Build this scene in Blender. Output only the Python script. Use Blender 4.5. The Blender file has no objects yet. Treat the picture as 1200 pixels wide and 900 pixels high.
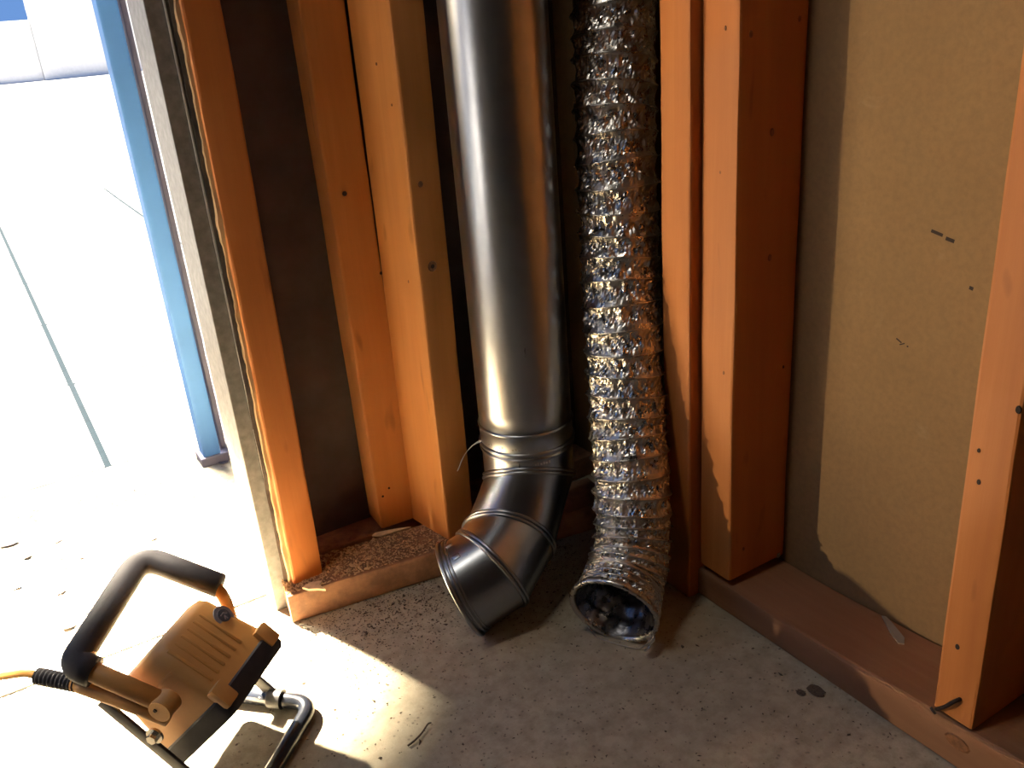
import bpy, bmesh, math, random
from mathutils import Vector, Matrix, noise

C = bpy.context.scene.collection
S = bpy.context.scene
V = Vector
random.seed(7)

# ------------------------------------------------------------------ camera
cam_d = bpy.data.cameras.new('camera')
cam = bpy.data.objects.new('camera', cam_d); C.objects.link(cam)
right = V((0.84567375, -0.52799594, -0.07782156))
up = V((0.26612111, 0.29078037, 0.91903554))
fwd = V((0.46261806, 0.79791419, -0.3864162))
cam.matrix_world = Matrix(((right.x, up.x, -fwd.x, 0), (right.y, up.y, -fwd.y, 0), (right.z, up.z, -fwd.z, .8), (0, 0, 0, 1)))
cam_d.sensor_width = 36; cam_d.lens = 1042.74 / 1200 * 36
cam_d.clip_start = .02
S.camera = cam

# ------------------------------------------------------------------ sky, suns, exposure
W = bpy.data.worlds.new('sky'); S.world = W; W.use_nodes = True
nt = W.node_tree; nt.nodes.clear()
wo = nt.nodes.new('ShaderNodeOutputWorld'); bg = nt.nodes.new('ShaderNodeBackground')
tc = nt.nodes.new('ShaderNodeTexCoord'); sx = nt.nodes.new('ShaderNodeSeparateXYZ'); rp = nt.nodes.new('ShaderNodeValToRGB')
nt.links.new(tc.outputs['Generated'], sx.inputs[0]); nt.links.new(sx.outputs['Z'], rp.inputs[0])
rp.color_ramp.elements[0].position = 0.0; rp.color_ramp.elements[0].color = (.16, .33, .72, 1)
rp.color_ramp.elements[1].position = .8; rp.color_ramp.elements[1].color = (.13, .29, .70, 1)
nt.links.new(rp.outputs[0], bg.inputs[0]); bg.inputs[1].default_value = 1.0
nt.links.new(bg.outputs[0], wo.inputs[0])


def sun(name, direction, strength, col, ang):
    d = bpy.data.lights.new(name, 'SUN'); d.energy = strength; d.color = col; d.angle = math.radians(ang)
    o = bpy.data.objects.new(name, d); C.objects.link(o)
    o.rotation_euler = V(direction).to_track_quat('-Z', 'Y').to_euler(); o.location = (-3, 4, 5)
    return o


sun('high_sun', (.02, -.12, -1), 34, (1, .88, .72), 4.5)
sun('low_sun_glint', (1, -.52, -.19), 1.2, (1, .80, .52), .7)      # low sun thrown back in through the doorway
# added spot outside the doorway, brightens the slab behind the lamp and the left studs
sd = bpy.data.lights.new('slab_fill_spot', 'SPOT'); sd.energy = 100000; sd.color = (1, .86, .64); sd.shadow_soft_size = .12
so = bpy.data.objects.new('slab_fill_spot', sd); C.objects.link(so); so.location = (-.75, 3.6, 2.5)
so.rotation_euler = (V((.035, 1.265, 0)) - so.location).to_track_quat('-Z', 'Y').to_euler()
sd.spot_size = math.radians(9.0); sd.spot_blend = .9
# added overhead fill that lifts the floor, above the frame
cd = bpy.data.lights.new('overhead_fill', 'AREA'); cd.shape = 'RECTANGLE'; cd.size = .9; cd.size_y = .1; cd.energy = 8.5; cd.color = (1, .95, .86)
co = bpy.data.objects.new('overhead_fill', cd); C.objects.link(co); co.location = (-.5, .80, 2.36)
S.view_settings.view_transform = 'Standard'; S.view_settings.look = 'None'
S.view_settings.exposure = 0; S.view_settings.gamma = 1
S.view_settings.use_curve_mapping = False
S.cycles.max_bounces = 10


# ------------------------------------------------------------------ materials
class NT:
    def __init__(s, name):
        s.m = bpy.data.materials.new(name); s.m.use_nodes = True; s.t = s.m.node_tree; s.b = s.t.nodes['Principled BSDF']

    def n(s, typ, **kw):
        x = s.t.nodes.new('ShaderNode' + typ)
        for k, v in kw.items():
            if hasattr(x, k): setattr(x, k, v)
            else: x.inputs[k.replace('_', ' ')].default_value = v
        return x

    def l(s, a, b): s.t.links.new(a, b)

    def coord(s, scale=(1, 1, 1), rnd=True):
        t = s.n('TexCoord'); mp = s.n('Mapping'); mp.inputs['Scale'].default_value = scale
        s.l(t.outputs['Object'], mp.inputs[0])
        if rnd:
            oi = s.n('ObjectInfo'); mul = s.n('Math', operation='MULTIPLY'); mul.inputs[1].default_value = 37.
            cb = s.n('CombineXYZ'); s.l(oi.outputs['Random'], mul.inputs[0])
            for i in range(3): s.l(mul.outputs[0], cb.inputs[i])
            s.l(cb.outputs[0], mp.inputs['Location'])
        return mp.outputs[0]

    def noise(s, vec, scale, detail=4, rough=.55, dist=0):
        x = s.n('TexNoise'); x.inputs['Scale'].default_value = scale; x.inputs['Detail'].default_value = detail
        x.inputs['Roughness'].default_value = rough; x.inputs['Distortion'].default_value = dist
        s.l(vec, x.inputs['Vector']); return x.outputs['Fac']

    def ramp(s, fac, *stops):
        r = s.n('ValToRGB'); e = r.color_ramp.elements
        while len(e) < len(stops): e.new(.5)
        for q, (p, c) in zip(e, stops): q.position = p; q.color = (*c, 1) if len(c) == 3 else c
        s.l(fac, r.inputs[0]); return r.outputs[0]

    def mix(s, fac, a, b, mode='MIX'):
        x = s.n('Mix', data_type='RGBA', blend_type=mode)
        if isinstance(fac, (int, float)): x.inputs[0].default_value = fac
        else: s.l(fac, x.inputs[0])
        for q, i in ((a, 6), (b, 7)):
            if isinstance(q, tuple): x.inputs[i].default_value = (*q, 1)
            else: s.l(q, x.inputs[i])
        return x.outputs[2]

    def bump(s, h, strength=.3, dist=.002):
        x = s.n('Bump'); x.inputs['Strength'].default_value = strength; x.inputs['Distance'].default_value = dist
        s.l(h, x.inputs['Height']); s.l(x.outputs[0], s.b.inputs['Normal'])

    def set(s, **kw):
        for k, v in kw.items():
            k = k.replace('_', ' ')
            if isinstance(v, tuple): s.b.inputs[k].default_value = (*v, 1) if len(v) == 3 else v
            elif isinstance(v, (int, float)): s.b.inputs[k].default_value = v
            else: s.l(v, s.b.inputs[k])
        return s


def plain(name, col, rough=.6, metal=0, var=.15, sc=60, bump=.0):
    n = NT(name); v = n.coord(); f = n.noise(v, sc, 5)
    c = n.ramp(f, (.3, tuple(x * (1 - var) for x in col)), (.7, tuple(min(1, x * (1 + var)) for x in col)))
    n.set(Base_Color=c, Roughness=rough, Metallic=metal)
    if bump: n.bump(f, bump, .001)
    return n.m


def wood(name, a, b, dark, rough=.62, dust=None):
    n = NT(name)
    v = n.coord((1, 1, .06)); v2 = n.coord((1, 1, .25))
    g = n.noise(v, 55, 6, .65, .6); g2 = n.noise(v, 14, 3, .5, .3); fine = n.noise(v, 260, 3, .6)
    c = n.ramp(g, (.25, a), (.75, b))
    c = n.mix(n.ramp(g2, (.40, (0, 0, 0)), (.70, (.75, .75, .75))), c, dark)
    sp = n.noise(v2, 30, 2, .5)
    c = n.mix(n.ramp(sp, (.68, (0, 0, 0)), (.78, (.6, .6, .6))), c, tuple(x * .35 for x in dark))
    if dust:
        vv = n.coord(); c = n.mix(n.ramp(n.noise(vv, 24, 6, .7), (.42, (0, 0, 0)), (.62, (1, 1, 1))), c, dust)
    n.set(Base_Color=c, Roughness=rough)
    n.bump(n.mix(.5, g, fine), .35, .0012)
    return n.m


M = {}
M['stud'] = wood('stud_wood', (.47, .152, .028), (.56, .20, .040), (.35, .105, .020))
M['stud_lit'] = wood('lit_stud_wood', (.59, .225, .050), (.69, .285, .070), (.47, .16, .034))  # stud wood lightened, puts the stronger light on the left pair into the colour
M['plate'] = wood('plate_wood', (.26, .112, .046), (.33, .155, .07), (.16, .066, .03), .75)
M['plate_dusty'] = wood('dusty_plate_wood', (.33, .16, .08), (.42, .22, .11), (.20, .095, .05), .85, (.17, .085, .045))
M['splinter'] = plain('raw_splinter', (.72, .52, .30), .7, 0, .2, 90)


def concrete():
    n = NT('concrete'); v = n.coord(rnd=False)
    a = n.noise(v, 3.2, 6, .6); b = n.noise(v, 45, 6, .7); f = n.noise(v, 420, 4, .7)
    c = n.ramp(a, (.30, (.31, .265, .185)), (.55, (.43, .375, .27)), (.75, (.53, .47, .35)))
    c = n.mix(n.ramp(b, (.35, (.8, .8, .8)), (.60, (0, 0, 0))), c, (.28, .24, .165), 'MIX')
    vo = n.n('TexVoronoi'); vo.inputs['Scale'].default_value = 90; vo.inputs['Randomness'].default_value = 1; n.l(v, vo.inputs['Vector'])
    c = n.mix(n.ramp(vo.outputs['Distance'], (.10, (.55, .55, .55)), (.2, (0, 0, 0))), c, (.10, .075, .055))
    st = n.noise(v, 9, 4, .7, 1.5)
    c = n.mix(n.ramp(st, (.66, (0, 0, 0)), (.74, (.5, .5, .5))), c, (.48, .44, .34))
    n.set(Base_Color=c, Roughness=.82); n.bump(n.mix(.6, b, f), .55, .0025)
    return n.m


M['concrete'] = concrete()


def drywall():
    n = NT('kraft_board'); v = n.coord(rnd=False)
    a = n.noise(v, 2.2, 5, .6); b = n.noise(v, 130, 5, .75); d = n.noise(v, 16, 5, .7, 1)
    c = n.ramp(a, (.3, (.215, .122, .046)), (.7, (.27, .158, .063)))
    c = n.mix(n.ramp(b, (.3, (.35, .35, .35)), (.6, (0, 0, 0))), c, (.135, .078, .034))
    c = n.mix(n.ramp(d, (.62, (0, 0, 0)), (.72, (.35, .35, .35))), c, (.28, .18, .09))
    n.set(Base_Color=c, Roughness=.85); n.bump(b, .25, .001)
    return n.m


M['drywall'] = drywall()
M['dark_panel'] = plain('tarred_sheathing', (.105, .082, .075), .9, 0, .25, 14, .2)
M['room'] = plain('dim_room', (.07, .055, .045), .9, 0, .15, 5)
M['paving'] = plain('pale_paving', (.30, .305, .31), .85, 0, .12, 12, .3)
M['joint'] = plain('paving_joint', (.015, .03, .04), .95)
M['render_white'] = plain('white_render', (.8, .8, .79), .85, 0, .05, 10)
M['aluminium'] = plain('weathered_aluminium', (.20, .195, .19), .5, .35, .25, 90, .2)
M['alu_edge'] = plain('bright_aluminium_edge', (.7, .69, .66), .4, .5)
M['post'] = plain('sky_shade_blue', (.075, .23, .56), .6, 0, .1, 8)  # blue sky shade on a white post, put into its colour
M['post_trim'] = plain('purple_grey_paint', (.13, .13, .18), .6, 0, .15, 20)
M['felt'] = plain('torn_building_paper', (.055, .042, .038), .9, 0, .4, 60, .4)
M['lath'] = wood('raw_sheathing_edge', (.60, .40, .20), (.75, .52, .28), (.35, .2, .09), .8)


def galvanised():
    n = NT('galvanised_steel'); v = n.coord(rnd=False); a = n.noise(v, 26, 3, .5); b = n.noise(n.coord((1, 1, .1), False), 160, 3)
    c = n.ramp(a, (.3, (.36, .37, .385)), (.7, (.41, .42, .435)))
    vo = n.n('TexVoronoi'); vo.inputs['Scale'].default_value = 70; n.l(v, vo.inputs['Vector'])
    r = n.ramp(n.mix(.25, b, vo.outputs['Color']), (.2, (.27, .27, .27)), (.8, (.33, .33, .33)))
    n.set(Base_Color=c, Roughness=r, Metallic=1.0); return n.m


M['galv'] = galvanised()
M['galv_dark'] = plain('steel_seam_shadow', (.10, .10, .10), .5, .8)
M['stamp'] = plain('embossed_mark', (.30, .28, .25), .5, .6)


def foil(name, lo, hi, rmin, rmax):
    n = NT(name); v = n.coord(rnd=False)
    vo = n.n('TexVoronoi', feature='F1'); vo.inputs['Scale'].default_value = 85
    wv = n.noise(v, 45, 2, .5, 1.5)
    n.l(v, vo.inputs['Vector'])
    h = n.mix(.5, wv, vo.outputs['Distance'])
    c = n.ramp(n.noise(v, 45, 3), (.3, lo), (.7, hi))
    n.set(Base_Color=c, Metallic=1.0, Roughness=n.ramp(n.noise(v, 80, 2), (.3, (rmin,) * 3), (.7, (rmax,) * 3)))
    n.bump(h, .28, .003)
    return n.m


M['foil'] = foil('crinkled_foil', (.45, .42, .38), (.62, .59, .54), .22, .38)
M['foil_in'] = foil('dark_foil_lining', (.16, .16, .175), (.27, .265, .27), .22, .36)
M['wire'] = plain('spring_wire', (.32, .28, .24), .4, .9)
M['yellow'] = plain('yellow_casting', (.56, .275, .075), .5, 0, .08, 30, .05)
M['yellow_cable'] = plain('yellow_cable', (.65, .30, .05), .5, 0, .05)
M['rubber'] = plain('black_rubber', (.020, .017, .019), .75, 0, .2, 80, .1)
M['black_tube'] = plain('black_enamel_tube', (.010, .012, .018), .22, 0, .1)
M['black_steel'] = plain('black_bracket', (.022, .020, .021), .45, .2, .2, 60)
M['chrome'] = plain('zinc_bolt', (.72, .68, .60), .25, 1)
M['badge'] = plain('grey_badge', (.10, .10, .115), .4, 0, .3, 300)
M['badge_ring'] = plain('badge_surround', (.27, .24, .24), .5)
M['glass'] = NT('lamp_glass').set(Base_Color=(.6, .65, .7), Roughness=.15, Metallic=.0).m
M['tape'] = plain('pale_tape', (.62, .58, .52), .4)
M['plastic'] = plain('clear_plastic', (.30, .25, .19), .3, 0, .1)
M['dark_mark'] = plain('dark_gouge', (.030, .016, .010), .9)
M['knot'] = plain('knot_wood', (.22, .085, .028), .7, 0, .35, 200)
M['rust'] = plain('rusty_nail', (.035, .022, .018), .6, .6, .4, 200)
M['dust'] = plain('sawdust', (.50, .32, .17), .9, 0, .3, 500)
M['crumb'] = plain('dirt_crumbs', (.10, .070, .048), .95, 0, .4, 400)
M['leaf'] = plain('dry_leaf', (.17, .15, .16), .9, 0, .4, 100)


# ------------------------------------------------------------------ helpers
def obj(name, bm, m, parent=None, smooth=False, loc=None, mat=None):
    me = bpy.data.meshes.new(name); bm.normal_update(); bm.to_mesh(me); bm.free()
    me.materials.append(m if not isinstance(m, str) else M[m])
    if smooth:
        for p in me.polygons: p.use_smooth = True
    o = bpy.data.objects.new(name, me); C.objects.link(o)
    if mat is not None: o.matrix_world = mat
    if loc is not None: o.location = loc
    if parent is not None: o.parent = parent
    return o


def auto(o, deg=35):
    me = o.data
    for p in me.polygons: p.use_smooth = True
    me.set_sharp_from_angle(angle=math.radians(deg)); return o


def thing(name, label, cat, loc=(0, 0, 0), group=None):
    o = bpy.data.objects.new(name, None); C.objects.link(o); o.location = loc; o.empty_display_size = .05
    return tag(o, label, cat, group)


def tag(o, label, cat, group=None):
    o['label'] = label; o['category'] = cat
    if group: o['group'] = group
    return o


def struct(o, label=None):
    o['kind'] = 'structure'
    if label: o['label'] = label
    return o


def box(x0, x1, y0, y1, z0, z1, bevel=0, seg=2, bm=None):
    bm = bm or bmesh.new()
    r = bmesh.ops.create_cube(bm, size=1)
    for v in r['verts']:
        v.co = V(((x0 + x1) / 2 + v.co.x * (x1 - x0), (y0 + y1) / 2 + v.co.y * (y1 - y0), (z0 + z1) / 2 + v.co.z * (z1 - z0)))
    if bevel:
        es = list({e for v in r['verts'] for e in v.link_edges})
        bmesh.ops.bevel(bm, geom=es, offset=bevel, segments=seg, profile=.6, affect='EDGES')
    return bm


def frames(pts, closed=False):
    n = len(pts); T = []
    for i in range(n):
        a = pts[max(i - 1, 0)] if not closed else pts[i - 1]; b = pts[min(i + 1, n - 1)] if not closed else pts[(i + 1) % n]
        T.append((b - a).normalized())
    u = T[0].orthogonal().normalized(); out = []
    for t in T:
        u = (u - t * u.dot(t)).normalized(); out.append((t, u, t.cross(u)))
    return out


def tube(pts, rad, seg=16, cap=True, bm=None, closed=False):
    bm = bm or bmesh.new(); pts = [V(p) for p in pts]; rings = []
    rf = rad if callable(rad) else (lambda i: rad)
    for i, (p, (t, u, w)) in enumerate(zip(pts, frames(pts, closed))):
        r = rf(i)
        rings.append([bm.verts.new(p + u * (r * math.cos(2 * math.pi * k / seg)) + w * (r * math.sin(2 * math.pi * k / seg))) for k in range(seg)])
    n = len(rings)
    for i in range(n if closed else n - 1):
        a, b = rings[i], rings[(i + 1) % n]
        for k in range(seg): bm.faces.new((a[k], a[(k + 1) % seg], b[(k + 1) % seg], b[k]))
    if cap and not closed:
        bm.faces.new(rings[0][::-1]); bm.faces.new(rings[-1])
    return bm


def smooth_path(pts, n=8):
    pts = [V(p) for p in pts]; P = [pts[0] * 2 - pts[1]] + pts + [pts[-1] * 2 - pts[-2]]; out = []
    for i in range(1, len(P) - 2):
        for k in range(n):
            t = k / n; a, b, c, d = P[i - 1:i + 3]
            out.append(.5 * ((2 * b) + (c - a) * t + (2 * a - 5 * b + 4 * c - d) * t * t + (3 * b - a - 3 * c + d) * t ** 3))
    out.append(pts[-1]); return out


def round_path(pts, rad, n=6):
    """polyline with filleted corners"""
    pts = [V(p) for p in pts]; out = [pts[0]]
    for i in range(1, len(pts) - 1):
        a, b, c = pts[i - 1:i + 2]; d0 = (a - b); d1 = (c - b)
        r = min(rad, d0.length * .49, d1.length * .49); p0 = b + d0.normalized() * r; p1 = b + d1.normalized() * r
        for k in range(n + 1):
            t = k / n; out.append(p0 * (1 - t) ** 2 + b * (2 * t * (1 - t)) + p1 * t * t)
    out.append(pts[-1]); return out


def board(name, length, w, d, m, mat, parent, bev=.003, wob=.0012, seed=0, taper=None):
    """a length of lumber along local z, its section w (x) by d (y) from the local origin; edges slightly worn"""
    bm = bmesh.new(); nz = max(6, int(length / .035)); rings = []
    prof = []
    for cx, cy, sx_, sy_ in ((0, 0, 1, 1), (w, 0, -1, 1), (w, d, -1, -1), (0, d, 1, -1)):
        a = (cx + sx_ * bev, cy); b = (cx, cy + sy_ * bev); mid = (cx + sx_ * bev * .3, cy + sy_ * bev * .3)
        prof += [b, mid, a] if (sx_ * sy_ > 0) else [a, mid, b]
    for i in range(nz + 1):
        z = length * i / nz; ring = []
        for x, y in prof:
            nx = noise.noise(V((x * 30 + seed * 7.3, y * 30, z * 9))); ny = noise.noise(V((x * 30, y * 30 + seed * 3.1 + 50, z * 9)))
            s = taper(z) if taper else (0, 0)
            ring.append(bm.verts.new((x + nx * wob + (s[0] if x > w / 2 else 0), y + ny * wob + (s[1] if y > d / 2 else 0), z)))
        rings.append(ring)
    k = len(prof)
    for a, b in zip(rings, rings[1:]):
        for j in range(k): bm.faces.new((a[j], a[(j + 1) % k], b[(j + 1) % k], b[j]))
    bm.faces.new(rings[0][::-1]); bm.faces.new(rings[-1])
    bmesh.ops.recalc_face_normals(bm, faces=bm.faces)
    o = obj(name, bm, m, None, mat=mat)
    auto(o, 22)
    if parent is not None:
        o.parent = parent; o.matrix_parent_inverse = parent.matrix_world.inverted()
    return o


def at(x, y, z=0, rz=0): return Matrix.Translation((x, y, z)) @ Matrix.Rotation(rz, 4, 'Z')


def lying(p, direction, roll_y=V((0, 0, 1))):
    """local z along direction, local y along roll_y"""
    z = V(direction).normalized(); y = V(roll_y); x = y.cross(z).normalized(); y = z.cross(x)
    return Matrix(((x.x, y.x, z.x, p[0]), (x.y, y.y, z.y, p[1]), (x.z, y.z, z.z, p[2]), (0, 0, 0, 1)))


# ------------------------------------------------------------------ the setting
bm = bmesh.new()
nx, ny = 120, 100
grid = [[bm.verts.new((-1.15 + 2.01 * i / nx, -2.6 + 4.45 * j / ny, .0011 * noise.noise(V((i * .5, j * .5, 3))))) for i in range(nx + 1)] for j in range(ny + 1)]
for j in range(ny):
    for i in range(nx): bm.faces.new((grid[j][i], grid[j][i + 1], grid[j + 1][i + 1], grid[j + 1][i]))
fl = struct(obj('floor', bm, 'concrete', smooth=True), 'stained grey concrete slab scattered with dirt and sawdust')

patio = struct(obj('floor_outside', box(-4, 4, 1.851, 6.0, -.08, -.005), 'joint'), 'sunlit ground outside the doorway laid with pale square pavers')
struct(obj('yard', box(-14, 16, 6.0, 31, -.08, -.02), 'paving'))
cols = [-1.14, -.52, .10, .72, 1.34, 1.96]; rows = [1.858, 2.446, 3.095, 3.74, 4.36, 4.98, 5.60, 5.99]
for i in range(len(cols) - 1):
    for j in range(len(rows) - 1):
        obj('paver', box(cols[i] + .006, cols[i + 1] - .006, rows[j] + .006, rows[j + 1] - .006, -.03, random.uniform(-.002, .001), .004, 1), 'paving', patio)

ceiling = struct(obj('ceiling', box(-1.15, 1.0, -2.7, 1.30, 2.4, 2.45), 'room'))
struct(obj('wall_back', box(-1.15, 1.0, -2.7, -2.6, -.05, 2.4), 'room'))
# the far left side of the room: a second wide opening lets daylight rake along the back wall
struct(obj('wall_side', box(-1.15, -1.05, -2.6, .79, -.05, 2.4), 'room'))
struct(obj('wall_side_pier', box(-1.15, -1.05, 1.10, 1.25, -.05, 2.4), 'room'))
struct(obj('wall_side_header', box(-1.15, -1.05, .79, 1.10, 2.1, 2.4), 'room'))
struct(obj('driveway', box(-14, -1.15, -10, 1.85, -.08, -.018), 'render_white'))

# left wall: dark sheathing behind rough studs
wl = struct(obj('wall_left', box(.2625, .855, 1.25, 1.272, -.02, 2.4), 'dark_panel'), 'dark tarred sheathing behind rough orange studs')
struct(obj('wall_left_header', box(-1.05, .2625, 1.17, 1.25, 2.0, 2.4), 'room'))


def stud(parent, x, y, w, d, z0, seed, rz=0, top=2.36, m='stud', label=None, lean=None):
    mt = at(x, y, z0, rz)
    if lean: mt = mt @ Matrix.Rotation(lean[0], 4, 'X') @ Matrix.Rotation(lean[1], 4, 'Y')
    o = board('stud', top - z0, w, d, m, mt, parent, .0035, .0011, seed)
    if label: o['label'] = label
    return o


PZ = .048
door_stud = stud(wl, .2555, 1.128, .0465, .098, PZ, 1, math.radians(1.5), lean=(0, math.radians(.6)))
rear_stud = stud(wl, .4235, 1.187, .0605, .060, PZ, 2, math.radians(-3.6), m='stud_lit')
front_stud = stud(wl, .4935, 1.088, .053, .098, PZ, 3, math.radians(9.5), m='stud_lit', lean=(0, math.radians(.75)))
# sill plates on the slab: front one runs a little askew, a second lies behind it
dl = V((.437, -.065, 0)).normalized()
pl = board('sill_plate', .535, .088, .047, 'plate_dusty', lying((.236 + .002, 1.106, 0), dl, V((0, 0, 1))), wl, .004, .002, 11)
pb = board('sill_plate', .56, .058, .040, 'plate_dusty', lying((.285, 1.191, 0), V((1, -.01, 0)), V((0, 0, 1))), wl, .003, .002, 12)

# right wall: kraft-faced board behind rough studs
wr = struct(obj('wall_right', box(.855, .875, -2.6, 1.25, -.02, 2.4), 'drywall'), 'brown kraft-faced board behind rough orange studs')
stud(wr, .747, .741, .107, .058, .054, 4)
corner_stud = stud(wr, .7285, .8005, .09, .053, .0, 5, lean=(0, math.radians(.2)))
stud(wr, .747, .386, .107, .046, .064, 6)
stud(wr, .747, -.05, .107, .046, .064, 7)
stud(wr, .747, -.46, .107, .046, .064, 8)
pr = board('sill_plate', 2.2, .047, .108, 'plate', lying((.747, -1.3, 0), V((0, 1, 0)), V((1, 0, 0))), wr, .004, .0022, 13, taper=lambda z: (0, 0))
# local x of that board points up: lift it to lie on the slab and warp it upward toward the camera
for v in pr.data.vertices:
    if v.co.x > .02: v.co.x += -.004 + .022 * max(0, min(1, (.65 - (v.co.z - 1.3)) / .35))

# door frame
dr = struct(bpy.data.objects.new('door_1', None), 'open doorway with a weathered grey metal jamb'); C.objects.link(dr)
obj('jamb', box(.228, .2495, 1.15, 1.245, 0, 2.0, .0015), 'aluminium', dr)
obj('jamb_bead', box(.2492, .2512, 1.146, 1.19, 0, 2.0, .0006), 'alu_edge', dr)['label'] = 'thin bright metal bead on the jamb'
obj('jamb_stop', box(.2510, .262, 1.152, 1.24, 0, 2.0, .001), 'aluminium', dr)
obj('jamb', box(-1.05, -1.02, 1.15, 1.245, 0, 2.0, .0015), 'aluminium', dr)
obj('head', box(-1.02, .228, 1.15, 1.245, 1.97, 2.0, .0015), 'aluminium', dr)
obj('threshold', box(-1.02, .23, 1.20, 1.245, -.01, .003, .001), 'aluminium', dr)
# torn building paper in the gap between jamb and stud, ragged raw sheathing edge beside it
def ragged(x0, x1, y, z0, z1, amp, seed, n=120, th=.0015, lean=0, side=1, shear=.0105):
    bm = bmesh.new(); f = []; b = []
    for i in range(n + 1):
        z = z0 + (z1 - z0) * i / n
        q = amp * (noise.noise(V((seed, z * 25, 0))) + .6 * noise.noise(V((seed, z * 90, 4))))
        yy = y + .006 * noise.noise(V((seed + 9, z * 18, 0)))
        for lst, o_ in ((f, 0), (b, th)):
            lst.append([bm.verts.new((x0 + shear * z - (q if side < 0 else 0), yy + o_, z)), bm.verts.new((x1 + shear * z + (q if side > 0 else 0), yy + o_ + lean, z))])
    for i in range(n):
        bm.faces.new((f[i][0], f[i][1], f[i + 1][1], f[i + 1][0])); bm.faces.new((b[i][1], b[i][0], b[i + 1][0], b[i + 1][1]))
        bm.faces.new((f[i][1], b[i][1], b[i + 1][1], f[i + 1][1])); bm.faces.new((b[i][0], f[i][0], f[i + 1][0], b[i + 1][0]))
    bmesh.ops.recalc_face_normals(bm, faces=bm.faces)
    return bm
obj('building_paper', ragged(.2455, .2535, 1.1425, .02, 2.0, .0025, 3), 'felt', dr)['label'] = 'torn dark building paper in the gap beside the jamb'
obj('paper_scrap', ragged(.2440, .2485, 1.1385, .30, .52, .005, 8, 60), 'felt', dr)
obj('sheathing_edge', ragged(.2505, .2552, 1.1335, .045, 2.0, .0022, 5, 300, .02, 0, -1), 'lath', dr)['label'] = 'ragged raw edge of sheathing beside the door stud'

# ------------------------------------------------------------------ outside
gw = tag(obj('garden_wall', box(-12, 2.79, 30.0, 30.2, -.05, 1.60, .01), 'render_white'), 'low white wall far across the yard outside the doorway under blue sky', 'wall')
hw = tag(obj('outbuilding', box(2.80, 14, 29.9, 30.2, -.05, 3.0, .01), 'render_white'), 'taller white building standing far across the yard outside', 'building')
post = thing('porch_post', 'pale post tinted blue for sky shade, standing outside just beyond the door jamb', 'post', (.2855, 1.735, 0))
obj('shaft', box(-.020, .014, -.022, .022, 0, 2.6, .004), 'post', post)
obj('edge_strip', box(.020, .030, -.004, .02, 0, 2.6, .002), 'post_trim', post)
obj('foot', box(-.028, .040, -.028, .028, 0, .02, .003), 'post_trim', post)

# ------------------------------------------------------------------ rigid duct
DX, DY, RP = .596, .9985, .0665
P0 = V((DX, DY, .2286))
duct = thing('rigid_duct', 'straight galvanised steel duct with an angled elbow resting on the floor', 'duct', (DX, DY, 0))
LO = V((DX, DY, 0))


def ring_pts(c, axis, u, r, seg=64):
    w = axis.cross(u); return [c + u * (r * math.cos(2 * math.pi * k / seg)) + w * (r * math.sin(2 * math.pi * k / seg)) for k in range(seg)]


def skin(rings, bm=None, capend=False):
    bm = bm or bmesh.new(); vs = [[bm.verts.new(p) for p in r] for r in rings]; n = len(vs[0])
    for a, b in zip(vs, vs[1:]):
        for k in range(n): bm.faces.new((a[k], a[(k + 1) % n], b[(k + 1) % n], b[k]))
    return bm


U0 = V((1, 0, 0))
def lathe(c, axis, u, prof, seg=64):
    return [ring_pts(c + axis * h, axis, u, r, seg) for h, r in prof]
Z = V((0, 0, 1))
# main pipe down to the crimp, then the socket section with its rolled beads
obj('pipe', skin(lathe(P0 - LO, Z, U0, [(2.17, RP), (1.4, RP), (.8, RP), (.5, RP), (.25, RP), (.06, RP), (.0325, RP), (.0310, RP - .002)])), 'galv', duct, True)
obj('socket', skin(lathe(P0 - LO, Z, U0, [(.0335, RP + .0002), (.0325, RP + .0016), (.031, RP + .0022), (.0295, RP + .0016), (.0285, RP + .0006), (.006, RP + .0006)])), 'galv', duct, True)['label'] = 'short socket below the crimp line'
def bead(h, r, th): return [(h + th * math.cos(a), r + th * .9 * math.sin(a)) for a in [math.pi * k / 8 for k in range(9)]]
obj('bead', skin(lathe(P0 - LO, Z, U0, bead(.0025, RP + .0004, .0032) + bead(-.0055, RP, .0030))), 'galv', duct, True)
elbow = bpy.data.objects.new('elbow', None); C.objects.link(elbow); elbow.parent = duct
SEG = 72
# the seams of the adjustable elbow: centre, plane normal, radius
seams = [((.596, .9985, .2286), (0, 0, -1), .0660), ((.596, .9985, .165), (-.38, -.52, -1), .0662),
         ((.5347, .9705, .0918), (-.6975, -.5836, -.4158), .0674), ((.4873, .9391, .0798), (-.9166, -.0735, -.3931), .0675),
         ((.4366, .9455, .0628), (-.8615, .3486, -.3693), .0662)]
seams = [(V(c) - LO, V(n).normalized(), r_) for c, n, r_ in seams]
u = V((1, 0, 0)); R_ = []
for k, (c, n, r_) in enumerate(seams):
    if k == 1:                                                       # the upright pipe cut by a slanting plane
        base = ring_pts(c, V((0, 0, -1)), u, r_, SEG); R_.append([p + V((0, 0, -1)) * ((c - p).dot(n) / -n.z) for p in base])
    else:
        if k: u = (u - n * u.dot(n)).normalized()
        R_.append(ring_pts(c, n, u, r_, SEG))
axes = [(seams[k + 1][0] - seams[k][0]).normalized() for k in range(4)]
cs = [q[0] for q in seams]
for i in range(4):
    rings = [[p.lerp(q, t) for p, q in zip(R_[i], R_[i + 1])] for t in (0, .08, .3, .5, .7, .92, 1)]
    o = auto(obj('gore', skin(rings), 'galv', elbow, True), 50)
    o.modifiers.new('t', 'SOLIDIFY').thickness = .0008
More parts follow.
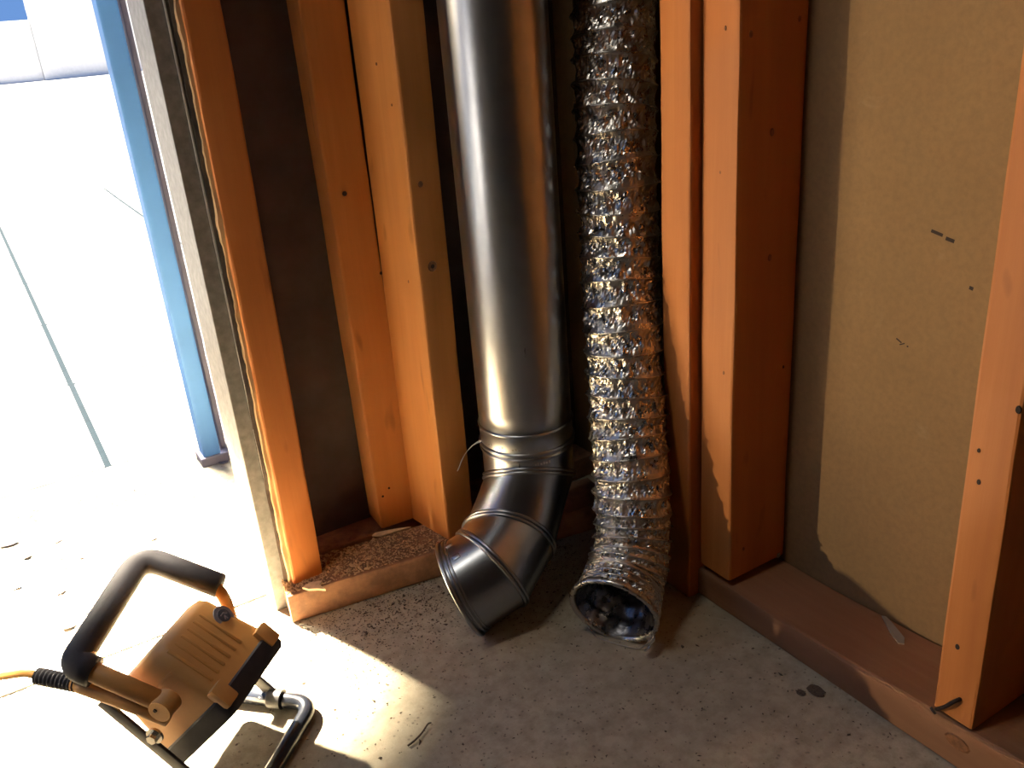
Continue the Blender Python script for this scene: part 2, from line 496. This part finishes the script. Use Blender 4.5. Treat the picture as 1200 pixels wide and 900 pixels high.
# rolled double ribs at each seam, and the rolled rim at the mouth
def swell(ring, c, k): return [c + (p - c) * k for p in ring]
for i in (1, 2, 3):
    for s_, j in ((.055, i - 1), (.055, i + 1)):
        path = [p + (q - p).normalized() * .0030 for p, q in zip(R_[i], R_[j])]
        obj('rib', tube(swell(path, cs[i], 1.012), .0027, 8, False, closed=True), 'galv', elbow, True)
for k, (h, kk, th) in enumerate(((-.0012, 1.03, .0032), (-.0085, 1.012, .0024), (-.0135, 1.004, .0017))):
    path = [p + (q - p).normalized() * -h for p, q in zip(R_[4], R_[3])]
    obj('rim', tube(swell(path, cs[4], kk), th, 8, False, closed=True), 'galv', elbow, True)
def dot(name, p, n, w, h, along, m, parent, th=.0012, bev=.0008):
    n = n.normalized(); y = (V(along) - n * V(along).dot(n)).normalized(); x = y.cross(n)
    bm = box(-w / 2, w / 2, -h / 2, h / 2, -th, th, min(bev, w * .3, h * .3), 2)
    bmesh.ops.transform(bm, matrix=Matrix(((x.x, y.x, n.x, p.x), (x.y, y.y, n.y, p.y), (x.z, y.z, n.z, p.z), (0, 0, 0, 1))), verts=bm.verts)
    return obj(name, bm, m, parent)
# two pressed dimples and the lap seam
for p, n in (((-.164, -.0412, .1296), (-.292, .145, .945)), ((-.1661, -.069, .1271), (-.375, -.26, .89))):
    auto(dot('dimple', V(p), V(n), .0095, .0115, axes[3], 'galv', elbow, .0022, .0021), 80)
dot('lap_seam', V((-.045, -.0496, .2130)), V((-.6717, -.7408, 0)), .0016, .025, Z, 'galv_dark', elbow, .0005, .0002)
# small illegible stampings above the joint and on the first gore
for k, t in enumerate((3.25, 3.33, 3.55, 3.62, 3.86, 3.93, 4.0)):
    n = V((math.cos(t), math.sin(t), 0))
    dot('stamped_mark', n * (RP + .0003) + V((0, 0, .2400 + .0014 * (k % 2))), n, .0028, .0036 if k % 2 else .0026, Z, 'stamp', duct, .0005, .0002)
for k, t in enumerate((4.32, 4.37, 4.44, 4.50, 4.56, 4.63)):
    n = V((math.cos(t), math.sin(t), 0))
    dot('stamped_mark', n * (RP - .0002) + V((0, 0, .2155 + .0008 * (k % 2))), n, .0026, .0042 if k % 2 else .0028, Z, 'alu_edge', elbow, .0005, .0002)
# loose strip of foil tape curling off the joint
tp = [V((-0.0574, 0.0065, 0.2401)), V((-0.0649, 0.0215, 0.2341)), V((-0.0784, 0.0265, 0.2271)), V((-0.0919, 0.0275, 0.2147)), V((-0.1023, 0.0275, 0.1975))]
tp = smooth_path(tp, 6); bm = bmesh.new(); vs = []
for i, q in enumerate(tp):
    wv = .0022 + .0006 * math.sin(i * 1.7); off = V((.3, .1, .9)).normalized() if i < 8 else V((.8, .3, .4)).normalized()
    vs.append((bm.verts.new(q + off * wv), bm.verts.new(q - off * wv)))
for a, b in zip(vs, vs[1:]): bm.faces.new((a[0], a[1], b[1], b[0]))
o = obj('tape_strip', bm, 'tape', duct); o.modifiers.new('t', 'SOLIDIFY').thickness = .0006; o['label'] = 'pale torn strip of tape curling off the joint'

# ------------------------------------------------------------------ flexible duct
fx = thing('flexible_duct', 'crinkled silver foil flexible duct with its open mouth on the floor', 'duct', (.62, .80, 0))
FO = V((.62, .80, 0))
axp = [(.83, 1.10, 2.3), (.80, 1.05, 1.5), (.775, 1.0, 1.0), (.758, .972, .80), (.7395, .951, .70), (.7265, .935, .597), (.7165, .921, .487), (.7025, .901, .375), (.6870, .877, .261), (.6670, .848, .160), (.6520, .832, .110), (.6250, .8130, .078), (.6000, .7960, .0640), (.580, .7830, .0570)]
path = smooth_path(axp, 24)
# resample by arc length
L = [0]
for a, b in zip(path, path[1:]): L.append(L[-1] + (b - a).length)
def sample(s):
    s = max(0, min(L[-1], s)); lo, hi = 0, len(L) - 1
    while hi - lo > 1:
        m_ = (lo + hi) // 2
        if L[m_] <= s: lo = m_
        else: hi = m_
    t = (s - L[lo]) / max(1e-9, L[hi] - L[lo]); return path[lo].lerp(path[hi], t)
# ring spacing closes up toward the mouth
ringS = [0]; tot = L[-1]
while ringS[-1] < tot - .012:
    left = tot - ringS[-1]
    ringS.append(ringS[-1] + (.0125 if left < .09 else .020 if left < .17 else .0265 if left < .3 else .031))
ringS[-1] = tot
NS = 128; sub = 12; stations = []
for i in range(len(ringS) - 1):
    if tot - ringS[i] > 1.15: step = 3
    else: step = sub if ringS[i + 1] - ringS[i] > .015 else 8
    for k in range(step): stations.append((ringS[i] + (ringS[i + 1] - ringS[i]) * k / step, i, k / step))
stations.append((tot, len(ringS) - 2, 1.0))
pts = [sample(s) - FO for s, _, _ in stations]
fr = frames(pts)
RF = .0545
rings = []
for (s, i, t), p, (T, u_, w_) in zip(stations, pts, fr):
    left = tot - s; ring = []
    base = RF + (.0055 * max(0, 1 - left / .045)) + .0012 * noise.noise(V((i * 3.7, 0, 0)))
    deep = (.0050 if ringS[i + 1] - ringS[i] > .015 else .0028)
    for k in range(NS):
        a = 2 * math.pi * k / NS
        sag = math.sin(math.pi * t) ** .8
        cell = V((math.cos(a) * 4.2 + i * 11.3, math.sin(a) * 4.2, s * 38))
        cr = noise.noise(cell) * .9 + abs(noise.noise(cell * 1.9)) * 1.3 - .38 + .18 * noise.noise(cell * 4)
        fold = noise.noise(V((math.cos(a + t * .35) * 15, math.sin(a + t * .35) * 15, i * 5.1)))
        r = base - deep * sag + .0042 * cr * sag + .0022 * fold * sag
        # helical lie of the wire
        pp = p + T * (.004 * math.cos(a + i) + .003 * noise.noise(cell * 2.0) * sag)
        ring.append(pp + u_ * (r * math.cos(a)) + w_ * (r * math.sin(a)))
    rings.append(ring)
body = obj('foil_sleeve', skin(rings), 'foil', fx)
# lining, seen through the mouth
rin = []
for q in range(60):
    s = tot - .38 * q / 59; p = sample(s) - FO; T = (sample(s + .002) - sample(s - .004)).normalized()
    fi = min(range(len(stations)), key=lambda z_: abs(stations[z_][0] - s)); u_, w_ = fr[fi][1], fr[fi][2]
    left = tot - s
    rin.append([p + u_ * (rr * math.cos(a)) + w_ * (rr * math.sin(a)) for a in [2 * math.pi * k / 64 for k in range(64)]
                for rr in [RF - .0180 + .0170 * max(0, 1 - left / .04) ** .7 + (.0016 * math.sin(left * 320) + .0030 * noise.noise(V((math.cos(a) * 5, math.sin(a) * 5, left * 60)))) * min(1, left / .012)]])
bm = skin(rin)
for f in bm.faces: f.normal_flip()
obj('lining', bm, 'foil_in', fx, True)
# spring wire at each ring in view
wb = bmesh.new()
for i, s in enumerate(ringS[:-1]):
    if tot - s > 1.1: continue
    fi = min(range(len(stations)), key=lambda z_: abs(stations[z_][0] - s)); T, u_, w_ = fr[fi]; p = pts[fi]
    left = tot - s; rr = RF + (.0055 * max(0, 1 - left / .045)) + .0012 * noise.noise(V((i * 3.7, 0, 0)))
    tube([p + T * (.004 * math.cos(a + i)) + u_ * (rr * math.cos(a)) + w_ * (rr * math.sin(a)) for a in [2 * math.pi * k / 64 for k in range(64)]], .0014, 6, False, wb, True)
o = obj('wire_coil', wb, 'foil', fx, True)
# mouth: turned foil edge, bare wire loop and a torn flap
T, u_, w_ = fr[-1]; p = pts[-1]
RM = RF + .0052
lip = []
for k in range(96):
    a = 2 * math.pi * k / 96; rr = RM + .0010 * noise.noise(V((math.cos(a) * 6, math.sin(a) * 6, 2)))
    lip.append((a, rr))
obj('mouth_lip', skin([[p + T * (dz + .0012 * noise.noise(V((math.cos(a) * 9, math.sin(a) * 9, 7)))) + u_ * ((rr + dr_) * math.cos(a)) + w_ * ((rr + dr_) * math.sin(a)) for a, rr in lip]
                       for dz, dr_ in ((-.006, .0008), (-.002, .0024), (.002, .0022), (.0035, 0), (.003, -.0028), (-.001, -.0052), (-.006, -.0062))]), 'foil', fx, True)
wl_ = []
def mp(ang, r, h): return p + T * h + u_ * (r * math.cos(ang)) + w_ * (r * math.sin(ang))
# direction down in mouth plane
down_a = math.atan2((V((0, 0, -1))).dot(w_), (V((0, 0, -1))).dot(u_))
camside = V((.8457, -.528, 0)); ca = math.atan2(camside.dot(w_), camside.dot(u_))
sgn = 1 if math.sin(ca - down_a) > 0 else -1
for k in range(25):
    t = k / 24; ang = down_a + sgn * (-.75 + 1.75 * t); bulge = math.sin(math.pi * t)
    q = mp(ang, RM + .001 + .004 * bulge, .003 + .014 * bulge); q.z = max(q.z, .0015)
    wl_.append(q)
obj('loose_wire', tube(wl_, .0008, 6), 'wire', fx, True)['label'] = 'bare wire end sprung loose from the mouth'
bm = bmesh.new(); g = []
for i in range(7):
    row = []
    for j in range(6):
        ang = down_a + sgn * (.78 + .30 * j / 5); q = mp(ang, RM + .001 + .0035 * math.sin(i * .55) + .0016 * noise.noise(V((i, j, 1))), .002 + .0042 * i * (1 - .25 * abs(j - 2.5) / 2.5))
        q.z = max(q.z, .002); row.append(bm.verts.new(q))
    g.append(row)
for i in range(6):
    for j in range(5): bm.faces.new((g[i][j], g[i][j + 1], g[i + 1][j + 1], g[i + 1][j]))
o = obj('torn_flap', bm, 'foil', fx); o.modifiers.new('t', 'SOLIDIFY').thickness = .0005

# ------------------------------------------------------------------ work light
LYAW = math.radians(-45)
lamp = thing('work_light', 'yellow portable work light with black handle grip and tube stand on floor', 'lamp', (.075, .936, 0))
lamp.rotation_euler = (0, 0, LYAW)
q2 = math.sqrt(.5)
# local x = forward, y = across, z = up. Head axes: n forward-down, t up-forward
nH = V((q2, 0, -q2)); tH = V((q2, 0, q2)); cH = V((.031, 0, .087))
HM = Matrix(((nH.x, 0, tH.x, cH.x), (0, 1, 0, 0), (nH.z, 0, tH.z, cH.z), (0, 0, 0, 1)))   # columns n, y, t
head = bpy.data.objects.new('head', None); C.objects.link(head); head.parent = lamp; head.matrix_local = HM


def rrect(w, h, r, n=6):
    out = []
    for cx, cy, a0 in ((w - r, h - r, 0), (-w + r, h - r, 90), (-w + r, -h + r, 180), (w - r, -h + r, 270)):
        for k in range(n + 1):
            a = math.radians(a0 + 90 * k / n); out.append((cx + r * math.cos(a), cy + r * math.sin(a)))
    return out


def loft(secs, n=6):
    """secs: (x, half_y, half_z, corner, dz)"""
    bm = bmesh.new(); rs = []
    for x, hy, hz, r, dz in secs: rs.append([bm.verts.new((x, a, b + dz)) for a, b in rrect(hy, hz, r, n)])
    k = len(rs[0])
    for a, b in zip(rs, rs[1:]):
        for j in range(k): bm.faces.new((a[j], a[(j + 1) % k], b[(j + 1) % k], b[j]))
    bm.faces.new(rs[0][::-1]); bm.faces.new(rs[-1]); bmesh.ops.recalc_face_normals(bm, faces=bm.faces)
    return bm


HY = .062
hb = loft([(-.094, HY - .022, .040, .014, 0), (-.090, HY - .013, .050, .016, 0), (-.082, HY - .009, .055, .017, 0), (-.060, HY - .007, .058, .016, 0),
           (-.034, HY - .005, .0605, .014, 0), (-.014, HY - .003, .063, .012, 0), (-.004, HY - .003, .064, .010, 0), (-.002, HY - .006, .061, .010, 0)])
o = auto(obj('housing', hb, 'yellow', head), 50)
# cooling ribs across the upper side and round the near and far ends
for k in range(6):
    y = HY * (.34 - .205 * k)
    bm = box(-.079, -.020, y - .0024, y + .0024, .050, .0625, .0018)
    for v in bm.verts:
        if v.co.z > .055: v.co.z += (.0565 if v.co.x < -.05 else .0634) - .0625
    auto(obj('rib', bm, 'yellow', head), 50)
for side in (-1, 1):
    for k in range(4):
        x = -.024 - .012 * k
        auto(obj('rib', box(x - .002, x + .002, side * (HY - .010) - .004, side * (HY - .010) + .004, -.042, .046, .0018), 'yellow', head), 50)
# yellow corner lugs that clasp the black bezel
for sy in (-1, 1):
    auto(obj('lug', box(-.016, .012, sy * (HY - .012) - .011, sy * (HY - .012) + .011, .058, .0705, .004), 'yellow', head), 50)
auto(obj('bezel', loft([(-.004, HY - .001, .066, .012, 0), (-.002, HY + .001, .068, .012, 0), (.016, HY + .001, .068, .012, 0), (.021, HY - .002, .065, .012, 0), (.021, HY - .010, .057, .008, 0), (.012, HY - .013, .054, .006, 0)]), 'rubber', head), 40)
obj('lens', box(.0115, .014, -HY + .012, HY - .012, -.055, .055, .001), 'glass', head)
bd = bmesh.new(); bmesh.ops.create_cone(bd, cap_ends=True, segments=40, radius1=.0085, radius2=.0080, depth=.0012)
bmesh.ops.transform(bd, matrix=Matrix.Translation((-.056, HY * .63, .0590)), verts=bd.verts); bg_ = obj('badge', bd, 'badge', head); bg_['label'] = 'round dark grey badge'
bd = bmesh.new(); bmesh.ops.create_cone(bd, cap_ends=True, segments=40, radius1=.0135, radius2=.0130, depth=.001)
bmesh.ops.transform(bd, matrix=Matrix.Translation((-.056, HY * .63, .0582)), verts=bd.verts); obj('badge_surround', bd, 'badge_ring', head)
for a in range(4):
    bmx = box(-.0028, .0028, -.0007, .0007, 0, .0006, .0002, 1); bmesh.ops.transform(bmx, matrix=Matrix.Translation((-.056 + .003 * math.cos(a * 1.9), HY * .63 + .003 * math.sin(a * 1.9), .0595)) @ Matrix.Rotation(a * .8, 4, 'Z'), verts=bmx.verts)
    obj('badge_mark', bmx, 'badge_ring', head)

# handle: yellow tube frame, black grip along the cross bar and the far arm
handle = bpy.data.objects.new('handle', None); C.objects.link(handle); handle.parent = lamp
hp = round_path([(.020, -.074, .136), (-.080, -.075, .1785), (-.090, .079, .2140), (.008, .081, .178), (.016, .074, .118)], .030, 9)
obj('handle_tube', tube(hp, lambda i: .0112 if i < 11 else .0075, 16), 'yellow', handle, True)
gp = round_path([(-.060, -.0745, .170), (-.083, -.075, .180), (-.093, .079, .2150), (.006, .080, .179)], .030, 10)
obj('grip', tube(gp, lambda i: .0172 - .0022 * min(1, i / (len(gp) - 1)), 20), 'rubber', handle, True)
bm = bmesh.new(); bmesh.ops.create_cone(bm, cap_ends=True, segments=28, radius1=.0140, radius2=.0130, depth=.021)
bmesh.ops.transform(bm, matrix=Matrix.Translation((.020, -.0765, .136)) @ Matrix.Rotation(math.pi / 2, 4, 'X'), verts=bm.verts); auto(obj('pivot_boss', bm, 'yellow', handle), 40)
bm = bmesh.new(); bmesh.ops.create_cone(bm, cap_ends=True, segments=12, radius1=.0022, radius2=.0020, depth=.002)
bmesh.ops.transform(bm, matrix=Matrix.Translation((.016, -.0875, .138)) @ Matrix.Rotation(math.pi / 2, 4, 'X'), verts=bm.verts); obj('screw', bm, 'dark_mark', handle)
# cable boss, ribbed gland and cable
obj('cable_boss', tube([(.020, -.076, .118), (-.030, -.076, .136), (-.075, -.076, .149), (-.092, -.076, .153)], lambda i: (.0095, .0100, .0095, .0088)[i], 16), 'yellow', lamp, True)
gl = [V((-.086, -.076, .152)).lerp(V((-.136, -.076, .157)), k / 40) for k in range(41)]
obj('cable_gland', tube(gl, lambda i: .0088 + (.0009 if i % 4 < 2 else -.0003), 18), 'rubber', lamp, True)
lm = Matrix.Translation(lamp.location) @ Matrix.Rotation(LYAW, 4, 'Z'); li = lm.inverted()
g1 = lm @ V((-.134, -.076, .157))
cw = [g1, g1 + V((-.020, .020, .0)), V((-.150, 1.06, .120)), V((-.190, 1.055, .060)), V((-.24, 1.03, .012)), V((-.36, .95, .006)), V((-.55, .80, .006))]
obj('cable', tube([li @ q for q in smooth_path(cw, 8)], .0046, 12), 'yellow_cable', lamp, True)
# side brackets with pivot bolts
for sy in (-1, 1):
    y = sy * .078
    a, b = (V((-.060, y, .133)) if sy < 0 else V((-.006, y, .074))), V((.052, y, .012))
    d = (b - a).normalized(); nrm = V((0, 1, 0)); w = d.cross(nrm)
    bm = box(-.008, .008, -.0022, .0022, 0, (b - a).length, .0018)
    bmesh.ops.transform(bm, matrix=Matrix(((w.x, nrm.x, d.x, a.x), (w.y, nrm.y, d.y, a.y), (w.z, nrm.z, d.z, a.z), (0, 0, 0, 1))), verts=bm.verts)
    br = auto(obj('bracket', bm, 'black_steel', lamp), 40)
    bm = bmesh.new(); bmesh.ops.create_cone(bm, cap_ends=True, segments=28, radius1=.0100, radius2=.0100, depth=.003)
    bmesh.ops.transform(bm, matrix=Matrix.Translation((.001, y + sy * .004, .096)) @ Matrix.Rotation(math.pi / 2, 4, 'X'), verts=bm.verts); auto(obj('washer', bm, 'chrome', br), 40)
    bm = bmesh.new(); bmesh.ops.create_cone(bm, cap_ends=True, segments=6, radius1=.0062, radius2=.0060, depth=.008)
    bmesh.ops.transform(bm, matrix=Matrix.Translation((.001, y + sy * .008, .096)) @ Matrix.Rotation(math.pi / 2, 4, 'X'), verts=bm.verts); auto(obj('bolt', bm, 'chrome', br), 30)
    bm = bmesh.new(); bmesh.ops.create_cone(bm, cap_ends=True, segments=20, radius1=.0125, radius2=.0125, depth=.018)
    bmesh.ops.transform(bm, matrix=Matrix.Translation((.052, sy * .075, .012)) @ Matrix.Rotation(math.pi / 2, 4, 'Y'), verts=bm.verts); auto(obj('clamp', bm, 'black_steel', br), 40)
# tubular foot: U shape lying on the floor, rubber rings at its ends
fp = round_path([(-.020, -.076, .0105), (.102, -.076, .0105), (.102, .076, .0105), (-.020, .076, .0105)], .026, 8)
obj('stand_tube', tube(fp, .0100, 20), 'black_tube', lamp, True)
for sy in (-1, 1):
    bm = tube([(-.024, sy * .076, .0108), (-.018, sy * .076, .0108)], .0108, 20); auto(obj('rubber_ring', bm, 'rubber', lamp), 40)

# ------------------------------------------------------------------ small things
def chip(name, pts2, z, th, m, label, cat, group=None, tilt=(0, 0)):
    cx = sum(p_[0] for p_ in pts2) / len(pts2); cy = sum(p_[1] for p_ in pts2) / len(pts2)
    bm = bmesh.new(); lo = []; hi = []
    for x, y in pts2:
        dz = (x - cx) * tilt[0] + (y - cy) * tilt[1]; lo.append(bm.verts.new((x - cx, y - cy, dz))); hi.append(bm.verts.new((x - cx, y - cy, dz + th)))
    bm.faces.new(lo[::-1]); bm.faces.new(hi)
    for i in range(len(lo)): bm.faces.new((lo[i], lo[(i + 1) % len(lo)], hi[(i + 1) % len(lo)], hi[i]))
    bmesh.ops.recalc_face_normals(bm, faces=bm.faces)
    return tag(obj(name, bm, m, loc=(cx, cy, z)), label, cat, group)


chip('plastic_strip', [(.846, .571), (.849, .567), (.845, .556), (.832, .528), (.822, .521), (.818, .526), (.828, .545)], .0505, .0022, 'plastic', 'narrow clear plastic strip lying on the right sill plate', 'strip')
chip('wood_chip', [(.402, 1.176), (.412, 1.166), (.428, 1.163), (.452, 1.160), (.462, 1.158), (.440, 1.169), (.425, 1.175), (.410, 1.180)], .0485, .002, 'splinter', 'flat pale wood chip on the left sill plate at the foot of the studs', 'wood chip', None, (.02, 0))
chip('wood_splinter', [(.262, 1.108), (.276, 1.113), (.292, 1.106), (.285, 1.098), (.288, 1.082), (.279, 1.091), (.268, 1.098)], .0485, .0035, 'splinter', 'pale torn splinter on the left plate in front of the door stud', 'wood chip')
tw = smooth_path([(.271, .787, .003), (.283, .790, .0035), (.295, .796, .003), (.306, .803, .004), (.311, .8035, .003)], 5)
bm = tube(tw, lambda i: .0013 - .00002 * i, 6)
tag(obj('twig', bm, 'crumb', smooth=True), 'thin broken twig lying on the floor near the bottom edge', 'twig')
chip('plaster_crumb', [(.838, .757), (.846, .752), (.850, .742), (.842, .739), (.835, .747)], .0525, .007, 'plastic', 'small pale plaster crumb on the right plate in the inner corner', 'crumb')
def stain(pts2, m):
    bm = bmesh.new(); bm.faces.new([bm.verts.new((x, y, .0016)) for x, y in pts2]); bmesh.ops.recalc_face_normals(bm, faces=bm.faces)
    return obj('stain', bm, m, fl)
def blot(cx, cy, rx, ry, seed, n=16): return [(cx + rx * math.cos(6.283 * k / n) * (1 + .35 * noise.noise(V((k * .9, seed, 0)))), cy + ry * math.sin(6.283 * k / n) * (1 + .35 * noise.noise(V((k * .9, seed, 5))))) for k in range(n)]
stain(blot(.722, .566, .009, .012, 1), 'crumb'); stain(blot(.705, .575, .005, .006, 2), 'crumb')
# bent rusty nail driven into the foot of the near right stud
nl = thing('nail', 'bent rusty nail sticking out at the foot of the near right stud', 'nail', (.747, .410, .084))
obj('shank', tube(smooth_path([(.006, -.008, .010), (-.006, -.004, .008), (-.008, .004, -.004), (-.006, .014, -.016)], 5), .0021, 8), 'rust', nl, True)
obj('head', tube([(-.009, .0165, -.019), (-.0075, .0155, -.0175)], .0042, 10), 'rust', nl)
# dark gouges in the kraft board and nail holes in the studs, each a small part of what it marks
def mark(parent, p_, n_, w, h, along, m='dark_mark', name='gouge'):
    o = dot(name, V(p_), V(n_), w, h, along, m, None, .0004, .0003)
    o.parent = parent; o.matrix_parent_inverse = parent.matrix_world.inverted(); return o
mark(wr, (.8550, .558, .5490), (-1, 0, 0), .0035, .014, (0, 1, .22)); mark(wr, (.8550, .5425, .5442), (-1, 0, 0), .004, .010, (0, 1, .2))
mark(wr, (.8550, .513, .498), (-1, 0, 0), .0038, .0045, (0, 1, .2))
mark(wr, (.8550, .5905, .4195), (-1, 0, 0), .0016, .008, (0, 1, .5)); mark(wr, (.8550, .586, .4165), (-1, 0, 0), .0014, .007, (0, 1, -.5)); mark(wr, (.8550, .579, .4155), (-1, 0, 0), .0018, .002, (0, 1, .2))
def hole(parent, p_, n_, r_, m='dark_mark', name='nail_hole', squash=1.0):
    bm = bmesh.new(); bmesh.ops.create_cone(bm, cap_ends=True, segments=12, radius1=r_, radius2=r_ * .8, depth=.0012)
    for v in bm.verts: v.co.x *= squash
    n_ = V(n_).normalized(); x = n_.cross(V((0, 0, 1))).normalized(); y = n_.cross(x)
    bmesh.ops.transform(bm, matrix=Matrix(((x.x, y.x, n_.x, p_[0]), (x.y, y.y, n_.y, p_[1]), (x.z, y.z, n_.z, p_[2]), (0, 0, 0, 1))), verts=bm.verts)
    o = obj(name, bm, m); o.parent = parent; o.matrix_parent_inverse = parent.matrix_world.inverted(); return o

FN = V((math.sin(math.radians(9.5)), -math.cos(math.radians(9.5)), 0)); LN = V((-math.cos(math.radians(9.5)), -math.sin(math.radians(9.5)), 0))
hole(wl, (.522, 1.0918, .4814), FN, .0078, 'knot', 'knot'); hole(wl, (.522, 1.0912, .4814), FN, .0035, 'dark_mark', 'knot')
hole(wl, (.5181, 1.0911, .5952), FN, .0042, 'knot', 'knot')
for p_, r_ in (((.4928, 1.1282, .7495), .0022), ((.4967, 1.105, .6991), .0018), ((.4915, 1.1355, .3835), .0035), ((.4946, 1.1174, .46), .0028), ((.4943, 1.1192, .0792), .0022)):
    hole(wl, p_, LN, r_, 'knot', 'nail_hole', .6)
for p_, r_ in (((.4454, 1.185, .5835), .0035), ((.4336, 1.1862, .1046), .0022), ((.4456, 1.185, .1157), .0020), ((.4818, 1.1835, .4618), .0025)):
    hole(wl, p_, (-.06, -1, 0), r_)
for p_, r_ in (((.747, .7623, .7637), .0028), ((.747, .7674, .608), .0022), ((.747, .757, .3594), .0028)):
    hole(wr, p_, (-1, 0, 0), r_, 'knot', 'nail_hole', .6)
for p_, r_ in (((.764, .741, .7558), .0045), ((.8388, .741, .7659), .004), ((.8018, .741, .6477), .005), ((.8048, .741, .4993), .005), ((.8369, .741, .3473), .0025), ((.7731, .741, .0958), .004)):
    hole(wr, p_, (0, -1, 0), r_, 'knot' if r_ > .003 else 'dark_mark', 'knot' if r_ > .003 else 'nail_hole', .7)
for p_, r_ in (((.747, .4207, .382), .0025), ((.747, .4165, .3497), .0032), ((.747, .4142, .1553), .004), ((.747, .3903, .4349), .0042)):
    hole(wr, p_, (-1, 0, 0), r_, 'dark_mark', 'nail_hole', .7)
hole(wr, (.747, .400, .036), (-1, 0, 0), .010, 'knot', 'knot', 1.6)


# ------------------------------------------------------------------ dirt and sawdust: nobody could count it
def scatter(name, n, place, size, m, flat=.5, parent=fl):
    rnd = random.Random(n); bm = bmesh.new()
    for _ in range(n):
        x, y, z = place(rnd); s = size * rnd.uniform(.4, 1.3) * (2.2 if rnd.random() < .04 else 1); a = rnd.uniform(0, 6.28); e = rnd.uniform(1, 2.6)
        vs = []
        for k in range(4):
            b = a + k * math.pi / 2 + rnd.uniform(-.4, .4); rr = s * (e if k % 2 else 1) * rnd.uniform(.7, 1.2)
            vs.append(bm.verts.new((x + rr * math.cos(b), y + rr * math.sin(b), z + s * flat * rnd.uniform(0, .5))))
        t = bm.verts.new((x, y, z + s * flat * 1.6))
        for k in range(4): bm.faces.new((vs[k], vs[(k + 1) % 4], t))
    o = obj(name, bm, m, parent); o['kind'] = 'stuff'; return o


o = scatter('sawdust', 2600, lambda r: (lambda t, d: (.238 + .437 * t + .15 * d, 1.106 - .065 * t + d, .0475))(r.random() ** 1.3, .004 + .078 * r.random()), .0016, 'dust', .8, wl)
o['label'] = 'pale sawdust lying on the left sill plate'
o = scatter('chaff', 3000, lambda r: (lambda t, d: (.24 + .437 * t - .15 * d, 1.108 - .065 * t - d, .0005))(r.random(), .002 + abs(r.gauss(0, .08))), .0009, 'crumb', .5)
o['label'] = 'dark dirt and chaff on the slab along the left plate'
o = scatter('crumbs', 1300, lambda r: (r.uniform(.1, .76), r.uniform(.45, 1.08), .0006), .0009, 'crumb', .6)
o['label'] = 'scattered dirt crumbs across the concrete floor'
o = scatter('grit', 500, lambda r: (r.gauss(-.05, .12), r.gauss(1.5, .13), .0006), .0022, 'leaf', .5)
o['label'] = 'grey grit on the bright slab in the doorway'
# leaves in the doorway
rnd = random.Random(4)
spots = [((-.101, 1.638), .022, 'curled grey leaf at the left edge of the doorway slab'), ((.114, 1.489), .014, 'small grey leaf alone above the lamp handle'),
         ((-.042, 1.419), .012, 'leaf lying just left of the lamp handle, nearest the grip bend'), ((-.079, 1.57), .010, 'tiny leaf scrap beside the largest leaf in the doorway'),
         ((.001, 1.506), .008, 'tiny leaf scrap in the middle of the bright doorway slab'), ((.30, 1.70), .016, 'scrap of debris lying at the foot of the outside post'),
         ((-.10, 1.478), .011, 'small leaf near the left picture edge below the largest leaf'), ((-.037, 1.307), .015, 'leaf half hidden behind the black handle grip')]
for (x, y), s, lb in spots:
    a0 = rnd.uniform(0, 6.28); pts2 = []
    for k in range(9):
        a = 2 * math.pi * k / 9; rr = s * (.35 + .65 * abs(math.cos(a / 2)) ** 1.5) * rnd.uniform(.7, 1.1)
        pts2.append((x + rr * math.cos(a + a0), y + .7 * rr * math.sin(a + a0)))
    chip('dry_leaf', pts2, .002, .0012, 'leaf', lb, 'leaf', 'dry leaves in the doorway', (rnd.uniform(-.3, .3), rnd.uniform(-.3, .3)))
